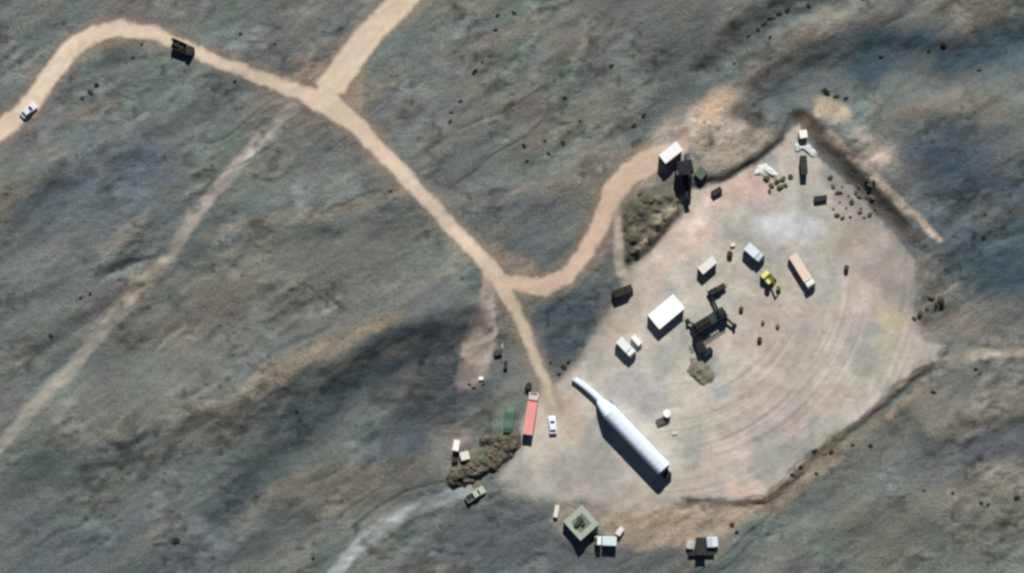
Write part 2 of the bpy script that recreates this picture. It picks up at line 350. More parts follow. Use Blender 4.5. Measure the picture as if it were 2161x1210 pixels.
def colours(u, v):
    n1 = fbm(u, v, 190, 61, 3, A35, 1.4); n2 = fbm(u, v, 90, 62, 3, A35, 1.3); n3 = fbm(u, v, 26, 63, 3, A35, 2.2, 0.65)
    n4 = vnoise(u, v, 70, 64); n5 = vnoise(u, v, 60, 65)
    base = lin((120, 127, 124))[None, :] * np.ones(u.shape + (3,))
    warm = lin((130, 123, 112)); green = lin((104, 127, 119)); purp = lin((116, 113, 120))
    def mixin(c, colr, a):
        a = a[..., None]; return c * (1 - a) + np.asarray(colr) * a
    c = mixin(base, warm, smooth(-0.1, 0.7, n1) * 0.55)
    c = mixin(c, green, smooth(0.0, 0.7, n4) * 0.4); c = mixin(c, purp, smooth(0.0, 0.6, n5) * 0.35)
    sn, dr = streaks(u, v)
    c = mixin(c, lin((150, 142, 124)), smooth(.12, .6, sn) * .42); c = mixin(c, lin((88, 98, 100)), smooth(.1, .6, -sn) * .45); c = mixin(c, lin((84, 90, 84)), dr * .32)
    uw = u + 10 * vnoise(u, v, 40, 71) + 4 * vnoise(u, v, 14, 72); vw = v + 10 * vnoise(u, v, 40, 73) + 4 * vnoise(u, v, 14, 74)
    def stroke(c, st, uu, vv, nz):
        pts, wd, soft, rgb, al = st
        us = [p[0] for p in pts]; vs = [p[1] for p in pts]; R = max(wd) / 2 + soft + 20
        bb = (u > min(us) - R) & (u < max(us) + R) & (v > min(vs) - R) & (v < max(vs) + R)
        if not bb.any(): return c
        d, _, w = pl_dist(uu[bb], vv[bb], pts, wd)
        a = (1 - smooth(-soft * 0.6, soft, d - w / 2)) * al * (1 - nz * 0.5 + nz * n3[bb])
        a = np.clip(a, 0, 1)[..., None]; c[bb] = c[bb] * (1 - a) + lin(rgb) * a
        return c
    um = u + 4 * vnoise(u, v, 26, 75); vm = v + 4 * vnoise(u, v, 26, 76)
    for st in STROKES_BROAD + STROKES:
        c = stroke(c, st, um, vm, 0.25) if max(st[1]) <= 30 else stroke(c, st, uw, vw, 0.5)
    # apron under the hut
    a = (1 - smooth(-14, 16, poly_sd(uw, vw, APRON))) * (0.62 + 0.5 * n3); c = mixin(c, lin((192, 172, 150)), np.clip(a, 0, 1))
    p = poly_sd(u + 4 * vnoise(u, v, 25, 95) + 5 * vnoise(u, v, 11, 97), v + 4 * vnoise(u, v, 25, 96) + 5 * vnoise(u, v, 11, 98), PAD)
    we = np.maximum(smooth(1500, 1380, u) * smooth(1000, 1050, u), 1.6 * smooth(1850, 1900, u) * smooth(740, 690, v) * smooth(430, 520, v)); pm = 1 - smooth(-7 - 16 * we, 6 + 10 * we, p)
    pc = lin((189, 184, 173))[None, :] * np.ones(u.shape + (3,))
    sv = c.copy(); c = pc
    c = mixin(c, lin((158, 160, 154)), smooth(0, .8, n4) * .85); c = mixin(c, lin((190, 176, 168)), smooth(0, .8, n5) * .7)
    for st in PADSTROKES: c = stroke(c, st, uw, vw, 0.35)
    ru, rv = u - 1385, v - 555
    ang = np.arctan2(rv, ru); rad = np.hypot(ru, rv)
    rut = (vnoise(ang * 330, rad, 7.5, 41, 0, 22) * .7 + vnoise(ang * 330, rad, 4.5, 43, 0, 30) * .5 + .4 * vnoise(ang * 330, rad, 22, 45, 0, 8)) * smooth(-0.35, 0.1, ang) * (1 - smooth(1.35, 1.7, ang)) * smooth(215, 290, rad)
    c = c * (1 + 0.19 * rut * smooth(-.5, .5, vnoise(rad, ang * 120, 40, 46)) + 0.08 * n2 + 0.07 * vnoise(u, v, 9, 77) + 0.15 * fbm(u, v, 34, 79, 3) + .08 * vnoise(u, v, 16, 80))[..., None]
    c = sv * (1 - pm[..., None]) + c * pm[..., None]
    ms = poly_sd(uw, vw, MOUND); a = (1 - smooth(-8, 6, ms)); mc = lin((100, 98, 84)) * (1 + 0.5 * n3 + 0.3 * vnoise(u, v, 7, 78))[..., None]
    c = c * (1 - a[..., None] * .9) + mc * a[..., None] * .9
    for st in (([(1350,525),(1375,490),(1405,452),(1440,420)], [12,18,20,14], 7, (172,164,142), .85), ([(1318,470),(1325,520)], [10,12], 6, (84,90,80), .7), ([(1335,548),(1375,518),(1410,480)], [10,12,10], 5, (70,68,54), .7), ([(1968,768),(1905,817),(1830,877),(1760,927),(1700,977),(1650,1027),(1612,1054)], [9,9,9,9,8,7,6], 3, (98,84,70), .9), ([(1610,1056),(1560,1058)], [6,6], 3, (116,86,76), .8), ([(1500,1056),(1450,1055)], [5,5], 3, (116,90,80), .8), ([(1722,292),(1790,352),(1860,420),(1920,480)], [9,10,9,7], 4, (88,76,66), .8)):  # mound streaks, plus shade of pad drop and bank painted as dark lines
        c = stroke(c, st, u, v, 0.5)
    # roads
    vg = np.zeros(u.shape)
    for k, (pts, wd) in ROADS.items():
        d, sd, w = pl_dist(uw, vw, pts, wd); vg = np.maximum(vg, 1 - smooth(2, 22, d - w / 2))
    c = mixin(c, lin((150, 134, 116)), vg * .5)
    for k, (pts, wd) in ROADS.items():
        d, sd, w = pl_dist(u + 3 * vnoise(u, v, 30, 81) + 3 * vnoise(u, v, 11, 84), v + 3 * vnoise(u, v, 30, 82) + 3 * vnoise(u, v, 11, 86), pts, wd)
        a = 1 - smooth(-8, 5, d - w / 2)
        rc = lin((208, 191, 170)) * (1 + 0.06 * n2 + 0.05 * n3 - 0.05 * np.exp(-((d - w * .2) / 3.0) ** 2) + .05 * vnoise(u, v, 12, 89))[..., None]
        lf = smooth(500, 0, u)[..., None] if k == 'main' else 0
        rc = rc * (1 + 0.12 * lf)
        if k == 'loop': rc = rc * np.array([1.0, 0.93, 0.93])
        if k == 'main': rc = rc * (1 - 0.18 * smooth(560, 760, v))[..., None]
        c = c * (1 - a[..., None]) + rc * a[..., None]
    rm = road_mask(u, v); q = (1 - pm) * (1 - .8 * rm)
    n6 = vnoise(u, v, 9, 83, 0.0, 2.2); n7 = vnoise(u, v, 13, 85, A35, 2.6); act = smooth(-.4, .5, vnoise(u, v, 70, 87)) * .8 + .2
    c = c * (1 + q * (0.42 * n3 * act + 0.14 * n2 + .22 * act * n6 + .24 * act * n7))[..., None]
    c = c * (1 - q * .38 * smooth(.45, .8, vnoise(u, v, 10, 88, 0, 1.5) * act))[..., None]
    alb = c / KLIGHT
    return np.clip(alb, 0.01, 0.85)

# ------------------------------------------------------------------ every thing's place (filled in below; used to level the soil)
PLACES = {
 'long_shelter': (1325, 910, 20), 'north_cabin': (1415, 322, 26), 'hopper': (1443, 352, 22), 'road_lorry': (388, 96, 26), 'road_car': (62, 234, 22),
 'hut': (1225, 1104, 40), 'hut2': (1275, 1142, 26), 'tents': (1482, 1152, 34), 'pickup': (1003, 1040, 26), 'boxes': (972, 955, 28), 'green': (1073, 885, 30),
 'red': (1120, 875, 34), 'olive': (1315, 612, 22), 'heap': (1020, 975, 10),
}
def levelled(u, v, H):
    for (a, b, r) in PLACES.values():
        d = np.hypot(u - a, v - b)
        if d.min() > r * 2: continue
        h0 = float(height(np.array([a]), np.array([b]))[0]); k = smooth(r * 1.8, r, d); H = H * (1 - k) + h0 * k
    return H

def axis(lo, hi, step, far):
    core = list(np.arange(lo, hi + step, step)); st = step; a = core[0]; L = []
    while a > lo - far: st *= 1.35; a -= st; L.append(a)
    st = step; b = core[-1]; R = []
    while b < hi + far: st *= 1.35; b += st; R.append(b)
    return np.array(L[::-1] + core + R)
GU = axis(-110, 2270, 3.0, 26000); GV = axis(-110, 1320, 3.0, 26000)
UU, VV = np.meshgrid(GU, GV)
HH = levelled(UU, VV, height(UU, VV))
CC = colours(UU, VV)
def gz(u, v):
    i = int(np.clip(np.searchsorted(GU, u) - 1, 0, len(GU) - 2)); j = int(np.clip(np.searchsorted(GV, v) - 1, 0, len(GV) - 2))
    a = (u - GU[i]) / (GU[i+1] - GU[i]); b = (v - GV[j]) / (GV[j+1] - GV[j])
    return float(HH[j, i] * (1-a) * (1-b) + HH[j, i+1] * a * (1-b) + HH[j+1, i] * (1-a) * b + HH[j+1, i+1] * a * b)

def soil_material(name, bump, rough_noise):
    m = bpy.data.materials.new(name); m.use_nodes = True; nt = m.node_tree; b = nt.nodes['Principled BSDF']
    at = nt.nodes.new('ShaderNodeAttribute'); at.attribute_name = 'soil'
    geo = nt.nodes.new('ShaderNodeNewGeometry')
    n = nt.nodes.new('ShaderNodeTexNoise'); n.inputs['Scale'].default_value = 1.1; n.inputs['Detail'].default_value = 5; n.inputs['Roughness'].default_value = .7
    nt.links.new(geo.outputs['Position'], n.inputs['Vector'])
    r = nt.nodes.new('ShaderNodeMapRange'); r.inputs[1].default_value = .3; r.inputs[2].default_value = .7
    r.inputs[3].default_value = 1 - rough_noise; r.inputs[4].default_value = 1 + rough_noise
    nt.links.new(n.outputs['Fac'], r.inputs[0])
    mx = nt.nodes.new('ShaderNodeVectorMath'); mx.operation = 'SCALE'
    nt.links.new(at.outputs['Color'], mx.inputs[0]); nt.links.new(r.outputs[0], mx.inputs['Scale'])
    nt.links.new(mx.outputs[0], b.inputs['Base Color'])
    b.inputs['Roughness'].default_value = 0.95; b.inputs['Specular IOR Level'].default_value = 0.1
    n2 = nt.nodes.new('ShaderNodeTexNoise'); n2.inputs['Scale'].default_value = 1.6; n2.inputs['Detail'].default_value = 6; n2.inputs['Roughness'].default_value = .75
    nt.links.new(geo.outputs['Position'], n2.inputs['Vector'])
    bp = nt.nodes.new('ShaderNodeBump'); bp.inputs['Strength'].default_value = 1.0; bp.inputs['Distance'].default_value = bump
    nt.links.new(n2.outputs['Fac'], bp.inputs['Height']); nt.links.new(bp.outputs[0], b.inputs['Normal'])
    return m
M_SOIL = soil_material('scrubland soil', 0.55, 0.22); M_ROAD = soil_material('compacted dirt', 0.12, 0.06); M_PAD = soil_material('graded gravel', 0.2, 0.09)

def grid_mesh(name, facemask, dz, m):
    ny, nx = UU.shape
    j, i = np.nonzero(facemask); a = j * nx + i
    F = np.stack([a + nx, a + nx + 1, a + 1, a], 1)
    used = np.unique(F); rem = np.zeros(ny * nx, np.int64); rem[used] = np.arange(len(used)); F = rem[F]
    X = (UU.ravel()[used] - 1080.5) * S; Y = (605 - VV.ravel()[used]) * S; Z = HH.ravel()[used] + dz
    me = bpy.data.meshes.new(name); me.vertices.add(len(used)); me.vertices.foreach_set('co', np.stack([X, Y, Z], 1).astype(np.float32).ravel())
    me.loops.add(F.size); me.loops.foreach_set('vertex_index', F.astype(np.int32).ravel())
    me.polygons.add(len(F)); me.polygons.foreach_set('loop_start', (np.arange(len(F)) * 4).astype(np.int32))
    me.update(calc_edges=True)
    at = me.color_attributes.new('soil', 'FLOAT_COLOR', 'POINT')
    c = CC.reshape(-1, 3)[used]; at.data.foreach_set('color', np.concatenate([c, np.ones((len(c), 1))], 1).astype(np.float32).ravel())
    me.polygons.foreach_set('use_smooth', np.ones(len(F), bool)); me.materials.append(m); me.validate()
    o = bpy.data.objects.new(name, me); COL.objects.link(o); return tag(o, kind='structure')
ny, nx = UU.shape
grid_mesh('ground', np.ones((ny - 1, nx - 1), bool), 0.0, M_SOIL)
fu = (UU[:-1, :-1] + UU[1:, 1:]) / 2; fv = (VV[:-1, :-1] + VV[1:, 1:]) / 2
jit = 3 * vnoise(fu, fv, 30, 81); jiv = 3 * vnoise(fu, fv, 30, 82)
pin = poly_sd(fu + 4 * vnoise(fu, fv, 25, 95), fv + 4 * vnoise(fu, fv, 25, 96), PAD) < 0
taken = pin.copy()
grid_mesh('gravel_pad', pin, 0.012, M_PAD)
for nm, key in (('dirt_road', 'main'), ('side_road', 'north'), ('access_road', 'loop')):
    pts, wd = ROADS[key]; d, _, w = pl_dist(fu + jit, fv + jiv, pts, wd)
    k = (d < w / 2) & ~taken; taken |= k; grid_mesh(nm, k, 0.012, M_ROAD)
for nm, idx in (('faint_track', (0, 1)), ('spur_track', (3,)), ('desert_track', (5,)), ('footpath', (7,)), ('lower_track', (6,))):
    k = np.zeros(fu.shape, bool)
    for q in idx:
        d, _, w = pl_dist(fu + jit, fv + jiv, STROKES[q][0], STROKES[q][1]); k |= (d < w / 2)
    k &= ~taken; taken |= k; grid_mesh(nm, k, 0.012, M_PAD)

# ------------------------------------------------------------------ builders
def root(name, u, v, ang=0.0, dz=0.0):
    """ang: heading of local +x, degrees counter-clockwise in the plan"""
    o = bpy.data.objects.new(name, None); COL.objects.link(o); x, y = XY(u, v)
    o.location = (x, y, gz(u, v) + 0.014 + dz); o.rotation_euler = (0, 0, math.radians(ang)); o.empty_display_size = 0.5
    return o
GLASS = mat('dark glass', (22, 28, 34), 0.12, 0, 0.05, 2, 0.6)
RUB = mat('tyre rubber', (24, 24, 24), 0.9, 0, 0.2)
STEEL = mat('grey steel', (110, 112, 114), 0.45, 0.5)
DKST = mat('dark steel', (44, 46, 48), 0.6, 0.2)
LAMP = mat('headlight glass', (225, 228, 225), 0.2, 0, 0.0)
WHITE = mat('white paint', (236, 238, 238), 0.45, 0, 0.06)

def wheel(r, x, y, w, R):
    sgn = 1 if y > 0 else -1
    t = MB().tube((x, y - w / 2, r), (x, y + w / 2, r), r, n=18).build('wheel', RUB, R)
    MB().tube((x, y + sgn * (w / 2 - .02), r), (x, y + sgn * (w / 2 + .03), r), r * .55, n=12).build('rim', STEEL, t)

def car(name, label, cat, u, v, ang, paint, kind='saloon'):
    R = root(name, u, v, ang); tag(R, label, cat)
    if kind == 'pickup':
        L = 5.2; W_ = 1.9
        MB().prism([(-2.6,.45),(-2.6,1.0),(0.9,1.05),(2.45,.98),(2.6,.8),(2.6,.42)], -W_/2, W_/2).build('body', paint, R, .06)
        MB().prism([(-.55,1.05),(-.45,1.68),(.75,1.68),(1.25,1.05)], -.82, .82).build('cabin', paint, R, .05)
        MB().quad((1.27,-.72,1.1),(1.27,.72,1.1),(.80,.66,1.64),(.80,-.66,1.64)).build('windscreen', GLASS, R)
        for s in (-1, 1): MB().quad((-.4,s*.835,1.12),(1.02,s*.835,1.12),(.66,s*.835,1.6),(-.34,s*.835,1.6)).build('side_window', GLASS, R)
        b = MB(); b.box((-1.55,0,1.03),(1.9,1.6,.04)); b.build('cargo_bed', DKST, R)
        b = MB(); b.box((-1.6,.88,1.14),(2.0,.08,.24)); b.box((-1.6,-.88,1.14),(2.0,.08,.24)); b.box((-2.56,0,1.14),(.08,1.68,.24)); b.build('bed_side', paint, R, .01)
        wx = (-1.6, 1.65)
    elif kind == 'van':
        L = 5.2; W_ = 2.0
        MB().prism([(-2.6,.4),(-2.6,2.1),(-2.45,2.2),(1.2,2.2),(1.9,1.25),(2.55,1.05),(2.6,.4)], -W_/2, W_/2).build('body', paint, R, .08)
        MB().quad((1.93,-.8,1.3),(1.93,.8,1.3),(1.33,.76,2.1),(1.33,-.76,2.1)).build('windscreen', GLASS, R)
        for s in (-1, 1): MB().quad((.5,s*1.02,1.3),(1.65,s*1.02,1.3),(1.2,s*1.02,1.9),(.5,s*1.02,1.9)).build('side_window', GLASS, R)
        wx = (-1.6, 1.7)
    else:
        W_ = 1.82
        MB().prism([(-2.25,.38),(-2.3,.75),(-2.15,.95),(-1.3,1.0),(.9,.98),(2.0,.86),(2.28,.68),(2.28,.35)], -W_/2, W_/2).build('body', paint, R, .08)
        MB().prism([(-1.75,.99),(-1.15,1.46),(.25,1.48),(1.05,.97)], -.74, .74).build('cabin', paint, R, .07)
        MB().quad((1.06,-.62,1.02),(1.06,.62,1.02),(.35,.56,1.47),(.35,-.56,1.47)).build('windscreen', GLASS, R)
        MB().quad((-1.80,.6,1.02),(-1.80,-.6,1.02),(-1.24,-.54,1.45),(-1.24,.54,1.45)).build('rear_window', GLASS, R)
        for s in (-1, 1): MB().quad((-1.4,s*.755,1.05),(.75,s*.755,1.05),(.2,s*.755,1.4),(-1.0,s*.755,1.4)).build('side_window', GLASS, R)
        wx = (-1.4, 1.4)
    for x in wx:
        for s in (-1, 1): wheel(.34, x, s * (W_/2 - .1), .22, R)
    fx = {'pickup': 2.6, 'van': 2.58}.get(kind, 2.28)
    for s in (-1, 1): MB().box((fx, s*.62, .68), (.06, .36, .16)).build('headlight', LAMP, R)
    return R

def truck(name, label, cat, u, v, ang, cabm, cargom, L, W_=2.4, cargo='box', ch=2.3, cabL=1.9, roofm=None):
    R = root(name, u, v, ang); tag(R, label, cat); h = L / 2
    c = MB(); c.box((0, .42, .72), (L - .3, .14, .22)); c.box((0, -.42, .72), (L - .3, .14, .22)); c.box((h - .2, 0, .62), (.3, W_ - .1, .3)); c.build('chassis', DKST, R)
    x0, x1 = h - cabL, h
    MB().prism([(x0,.75),(x0,2.45),(x0+.15,2.6),(x1-.55,2.6),(x1-.12,1.75),(x1,1.5),(x1,.75)], -W_/2+.05, W_/2-.05).build('cab', cabm, R, .07)
    MB().quad((x1-.08,-W_/2+.25,1.78),(x1-.08,W_/2-.25,1.78),(x1-.49,W_/2-.3,2.5),(x1-.49,-W_/2+.3,2.5)).build('windscreen', GLASS, R)
    for s in (-1, 1):
        MB().quad((x0+.4,s*(W_/2-.035),1.7),(x1-.35,s*(W_/2-.035),1.7),(x1-.65,s*(W_/2-.035),2.35),(x0+.4,s*(W_/2-.035),2.35)).build('side_window', GLASS, R)
        MB().box((x1+.01, s*(W_/2-.4), 1.05), (.06, .34, .2)).build('headlight', LAMP, R)
    cl = L - cabL - .25; cx = -h + cl / 2
    if cargo == 'box':
        b = MB().box((cx,0,.86+ch/2),(cl,W_,ch))
        for k in range(int(cl/.6)): b.box((-h+.35+k*.6, 0, .87+ch), (.05, W_-.1, .03))
        b = b.build('cargo_box', cargom, R, .03)
        MB().box((-h-.02, 0, .9+ch/2), (.05, W_-.2, ch-.25)).build('rear_door', STEEL, b)
    elif cargo == 'open':
        MB().box((cx,0,.92),(cl,W_,.12)).build('cargo_bed', cargom, R)
        for s in (-1, 1): MB().box((cx,s*(W_/2-.04),.98+ch/2),(cl,.08,ch)).build('side_board', cargom, R, .01)
        MB().box((-h+.04,0,.98+ch/2),(.08,W_-.17,ch)).build('tail_board', cargom, R, .01)
        MB().box((-h+cl-.04,0,.98+ch/2+.15),(.08,W_-.17,ch+.3)).build('head_board', cargom, R, .01)
        g = MB(); random.seed(int(u))
        for k in range(16): g.box((cx+random.uniform(-cl/2+.5,cl/2-.5), random.uniform(-.7,.7), 1.2+random.uniform(0,.3)), (random.uniform(.5,1.1), random.uniform(.4,.8), .5), random.uniform(0,3), .7)
        g.build('load', roofm or cargom, R, .06)
    elif cargo == 'tank':
        t = MB().tube((-h+.1,0,.9+W_*.42),(-h+cl,0,.9+W_*.42),W_*.42,n=24).build('tank', cargom, R, .08, True)
        MB().tube((cx,0,.9+W_*.82),(cx,0,.9+W_*.92),.3,n=14).build('hatch', STEEL, t)
        MB().box((cx,0,.9),(cl-.4,1.2,.2)).build('tank_cradle', DKST, R)
    xs = [h-1.1, -h+1.0] + ([-h+2.1] if L > 6 else [])
    for x in xs:
        for s in (-1, 1): wheel(.46, x, s * (W_/2 - .22), .3, R)
    return R

def cabin(name, label, cat, u, v, ang, L, W_, H_, wallm, roofm, pitch=0.0, door_side=-1, windows=2):
    R = root(name, u, v, ang); tag(R, label, cat)
    MB().box((0,0,H_/2+.02),(L,W_,H_-.04)).build('wall', wallm, R, .03)
    r = MB()
    if pitch:
        r.prism([(-L/2-.12,H_),(-L/2-.12,H_+.06),(L/2+.12,H_+.06),(L/2+.12,H_)], -W_/2-.12, W_/2+.12)
        i = len(r.v); a, b = L/2+.12, W_/2+.12; z = H_+.06
        r.v += [(-a,-b,z),(a,-b,z),(a,b,z),(-a,b,z),(-a,0,z+pitch),(a,0,z+pitch)]
        r.f += [(i,i+1,i+5,i+4),(i+2,i+3,i+4,i+5),(i,i+4,i+3),(i+1,i+2,i+5)]
    else:
        r.box((0,0,H_+.05),(L+.16,W_+.16,.14))
    n = max(2, int(L/1.2))
    if not pitch:
        for k in range(1, n): r.box((-L/2+k*L/n, 0, H_+.135), (.06, W_+.1, .05))
    r.build('roof', roofm, R, .02)
    s = door_side
    d = MB().box((L*.22, s*(W_/2+.025), 1.03), (.85, .05, 2.0)).build('door', STEEL, R, .01)
    MB().box((L*.22+.3, s*(W_/2+.07), 1.0), (.12, .05, .04)).build('handle', DKST, d)
    for k in range(windows):
        x = -L*.3 + k * L * .28
        f = MB().box((x, s*(W_/2+.02), 1.5), (.9, .05, .8)).build('window', WHITE, R, .01)
        MB().box((x, s*(W_/2+.05), 1.5), (.76, .02, .66)).build('pane', GLASS, f)
    return R

def box_thing(name, label, cat, u, v, ang, L, W_, H_, m, lidm=None, group=None):
    R = root(name, u, v, ang); tag(R, label, cat, group)
    MB().box((0,0,H_/2+.08),(L,W_,H_-.1)).build('body', m, R, .05)
    MB().box((0,0,H_+.06),(L+.08,W_+.08,.09)).build('lid', lidm or m, R, .03)
    for k in (-1, 1): MB().box((k*L*.32,0,.05),(.14,W_,.1)).build('skid', DKST, R)
    return R

def drum(name, label, cat, u, v, m, r=.45, h=1.0, group=None):
    R = root(name, u, v, 0); tag(R, label, cat, group)
    MB().tube((0,0,0),(0,0,h),r,n=20).build('body', m, R, .03)
    b = MB()
    for z in (h*.33, h*.66): b.tube((0,0,z-.03),(0,0,z+.03),r+.025,n=20)
    b.build('hoop', m, R); MB().tube((r*.4,0,h),(r*.4,0,h+.05),r*.14,n=8).build('cap', STEEL, R)
    return R

# ------------------------------------------------------------------ the long white shelter
M_TENT = mat('white tent fabric', (216, 230, 242), 0.5, 0, 0.08, 0.5)
M_TENTB = mat('pale blue tent skirt', (110, 150, 172), 0.7, 0, 0.08)
def arch(w, h, wall, n=16):
    p = [(-w/2, 0), (-w/2, wall*.5), (-w/2, wall)]
    for k in range(1, n): t = math.pi * k / n; p.append((-w/2*math.copysign(abs(math.cos(t))**.8, math.cos(t)), wall + (h-wall)*math.sin(t)**.8))
    p += [(w/2, wall), (w/2, wall*.5), (w/2, 0)]; return p
def tunnel(stations, m, name, parent, cap0=True, cap1=True):
    b = MB(); n = 0
    for (x, y, w, h, wall, yaw) in stations:
        A = arch(w, h, wall); n = len(A); cy, sy = math.cos(yaw), math.sin(yaw)
        for (q, z) in A: b.v.append((x - q*sy, y + q*cy, z))
    for k in range(len(stations)-1):
        for j in range(n-1): a = k*n+j; b.f.append((a, a+n, a+n+1, a+1))
    if cap0: b.f.append(tuple(range(n)))
    if cap1: e = (len(stations)-1)*n; b.f.append(tuple(e+j for j in reversed(range(n))))
    return b.build(name, m, parent, 0.0, False)
TENT_ANG = math.degrees(math.atan2(-(988-845), 1399-1263))
TR = root('tunnel_shelter', 1331, 916, TENT_ANG)
tag(TR, 'very long white arched fabric shelter with a narrow tunnel at its upper-left end', 'shelter')
HL = math.hypot(136, 143) * S / 2
st = []
for k in range(37):
    t = k / 36; x = -HL + 2 * HL * t
    e = .40 + .60 * min(1, t / .16) ** .8
    sag = -.012 * (k % 2)
    st.append((x, 0, (4.1 + sag) * e, (5.4 + sag) * e, 3.3 * e, 0))
tunnel(st, M_TENT, 'tent_cover', TR)
nn = []
for k in range(9):
    t = k / 8; nn.append((-HL + .3 - 8.4 * t, .25 - .9 * t * t * 1.2, 1.7 - .3*t, 1.9 - .5*t, .9, -.16 * t))
tunnel(nn, M_TENT, 'entrance_tunnel', TR)
for k in range(1, 12):
    x = -HL + 2.6 + k * (2*HL - 3.0) / 12; b = MB(); tt = (x + HL) / (2 * HL); ee = .40 + .60 * min(1, tt / .16) ** .8; A = arch(4.16 * ee, 5.45 * ee, 3.3 * ee)
    for j in range(len(A)-1): b.quad((x-.05, A[j][0], A[j][1]), (x+.05, A[j][0], A[j][1]), (x+.05, A[j+1][0], A[j+1][1]), (x-.05, A[j+1][0], A[j+1][1]))
    b.build('rib', M_TENT, TR)
for s in (-1, 1): MB().box((.7, s*2.1, .25), (2*HL-2.4, .06, .5)).build('skirt', M_TENTB, TR)
d = MB().box((HL+.04, 0, 1.2), (.08, 1.8, 2.3)).build('door', M_TENTB, TR, .01); MB().box((HL+.1, .6, 1.1), (.04, .08, .3)).build('handle', DKST, d)
P_ = root('generator', 1407, 1001, TENT_ANG); tag(P_, 'black generator cabinet at the wide end of the long white shelter', 'generator')
MB().box((0,0,1.05),(1.5,2.1,1.7)).build('body', mat('black paint',(20,24,28),.6), P_, .06); MB().tube((.3,.5,1.9),(.3,.5,2.5),.09).build('exhaust_pipe', DKST, P_)

for k in (-1, 1): MB().box((0,k*.8,.1),(1.6,.16,.2)).build('skid', DKST, P_)
MB().box((.78,0,1.1),(.04,1.3,.9)).build('grille', STEEL, P_)

# ------------------------------------------------------------------ cabins and huts
M_OFFW = mat('off-white wall', (190, 196, 196), .6, 0, .15)
cabin('site_office', 'largest white flat-roofed cabin on the pad, a big bright rectangle', 'cabin', 1405, 658, 40, 8.2, 4.5, 2.6, M_OFFW, mat('chalk white roof', (250, 250, 246), .6, 0, .02), 0, -1, 3)
cabin('storage_container', 'small white-roofed container beside the dark strip trailer, inside the pad near its north-west edge', 'container', 1492, 560, 40, 4.6, 2.0, 2.4, mat('dark green container wall',(40,56,48),.6), mat('dull white roof',(222,222,214),.6,0,.12), 0, -1, 0)
cabin('guard_cabin', 'white-roofed cabin with a black front at the bend where the access road enters', 'cabin', 1414, 324, 38, 5.4, 2.6, 3.2, mat('black wall',(16,20,26),.6), mat('bright cabin roof',(238,240,240),.5,0,.05), 0, -1, 1)
# pale green hut, a diamond in plan
HG = mat('pale green roof', (160, 172, 158), .7, 0, .2); HW = mat('dark green wall', (50, 66, 60), .7)
H_ = cabin('square_hut', 'square pale green hut with dark rooftop units at the south edge of the site', 'hut', 1226, 1102, 42, 6.2, 6.4, 2.6, HW, HG, 0, -1, 2)
MB().box((0,0,2.75),(3.6,3.6,.06)).build('roof_deck', mat('roof felt',(104,114,102),.9,0,.4), H_)
for (x, y, a, b, h) in ((-.9,.5,1.5,1.0,.7),(.5,.9,1.1,1.3,.8),(.2,-.5,.9,.8,.6)):
    q = MB().box((x,y,2.74+h/2),(a,b,h)).build('rooftop_unit', mat('rooftop grey',(58,66,58),.7), H_, .05); MB().tube((x,y,2.74+h),(x,y,2.78+h),.25,n=12).build('fan', DKST, q)
MB().box((-3.35,0,1.0),(.5,5.4,2.0)).build('side_wall', HW, H_)
# white things beside the hut
truck('white_van_truck', 'small white lorry parked against the south-east corner of the pale green hut', 'lorry', 1278, 1141, 178, WHITE, mat('pale cyan cover',(206,228,228),.5), 5.4, 2.2, 'box', 1.6, 1.6)
box_thing('tool_crate', 'small pinkish white crate just north-east of the small white lorry', 'crate', 1308, 1121, 55, 2.2, 1.3, 1.1, mat('pinkish white board',(226,214,208),.7))
box_thing('white_sack_stack', 'narrow white upright crate standing west of the pale green hut', 'crate', 1174, 1079, 80, 3.0, 1.0, 1.0, mat('chalky board',(214,216,204),.7))
# southern tents
def ridge_tent(name, label, u, v, ang, L, W_, H2, m):
    R = root(name, u, v, ang); tag(R, label, 'tent')
    MB().prism([(-W_/2,0),(-W_/2,H2*.55),(0,H2),(W_/2,H2*.55),(W_/2,0)], -L/2, L/2).build('tent_cover', m, R, .04)
    f = MB().quad((-.4,-L/2-.03,.02),(.4,-L/2-.03,.02),(0,-L/2-.03,H2*.75)).build('door_flap', M_TENTB, R)
    for s in (-1, 1): MB().tube((s*(W_/2+.7),0,0),(s*W_/2,0,H2*.55),.02,n=5).build('guy_rope', STEEL, R)
    return R
ridge_tent('white_tent', 'bright white tent east of the black container at the bottom of the site', 1503, 1144, 5, 2.4, 2.8, 2.3, M_TENT)
ridge_tent('grey_tent', 'duller grey-white tent west of the black container at the bottom of the site', 1457, 1150, -8, 1.9, 2.0, 1.8, mat('grey white canvas',(196,200,198),.8))
cabin('black_container', 'black container between the two tents at the bottom edge of the site', 'container', 1479, 1152, 90, 4.2, 2.4, 2.5, mat('black container steel',(14,22,28),.6), mat('black container roof',(18,28,34),.6), 0, -1, 0)
box_thing('black_shadow_strip', 'low black strip built as the shadow along the south side of the black container', 'shadow strip', 1480, 1168, 0, 6.6, 1.0, .9, mat('shadow black',(20,26,30),.8))  # black box built where the shadow strip falls below the container

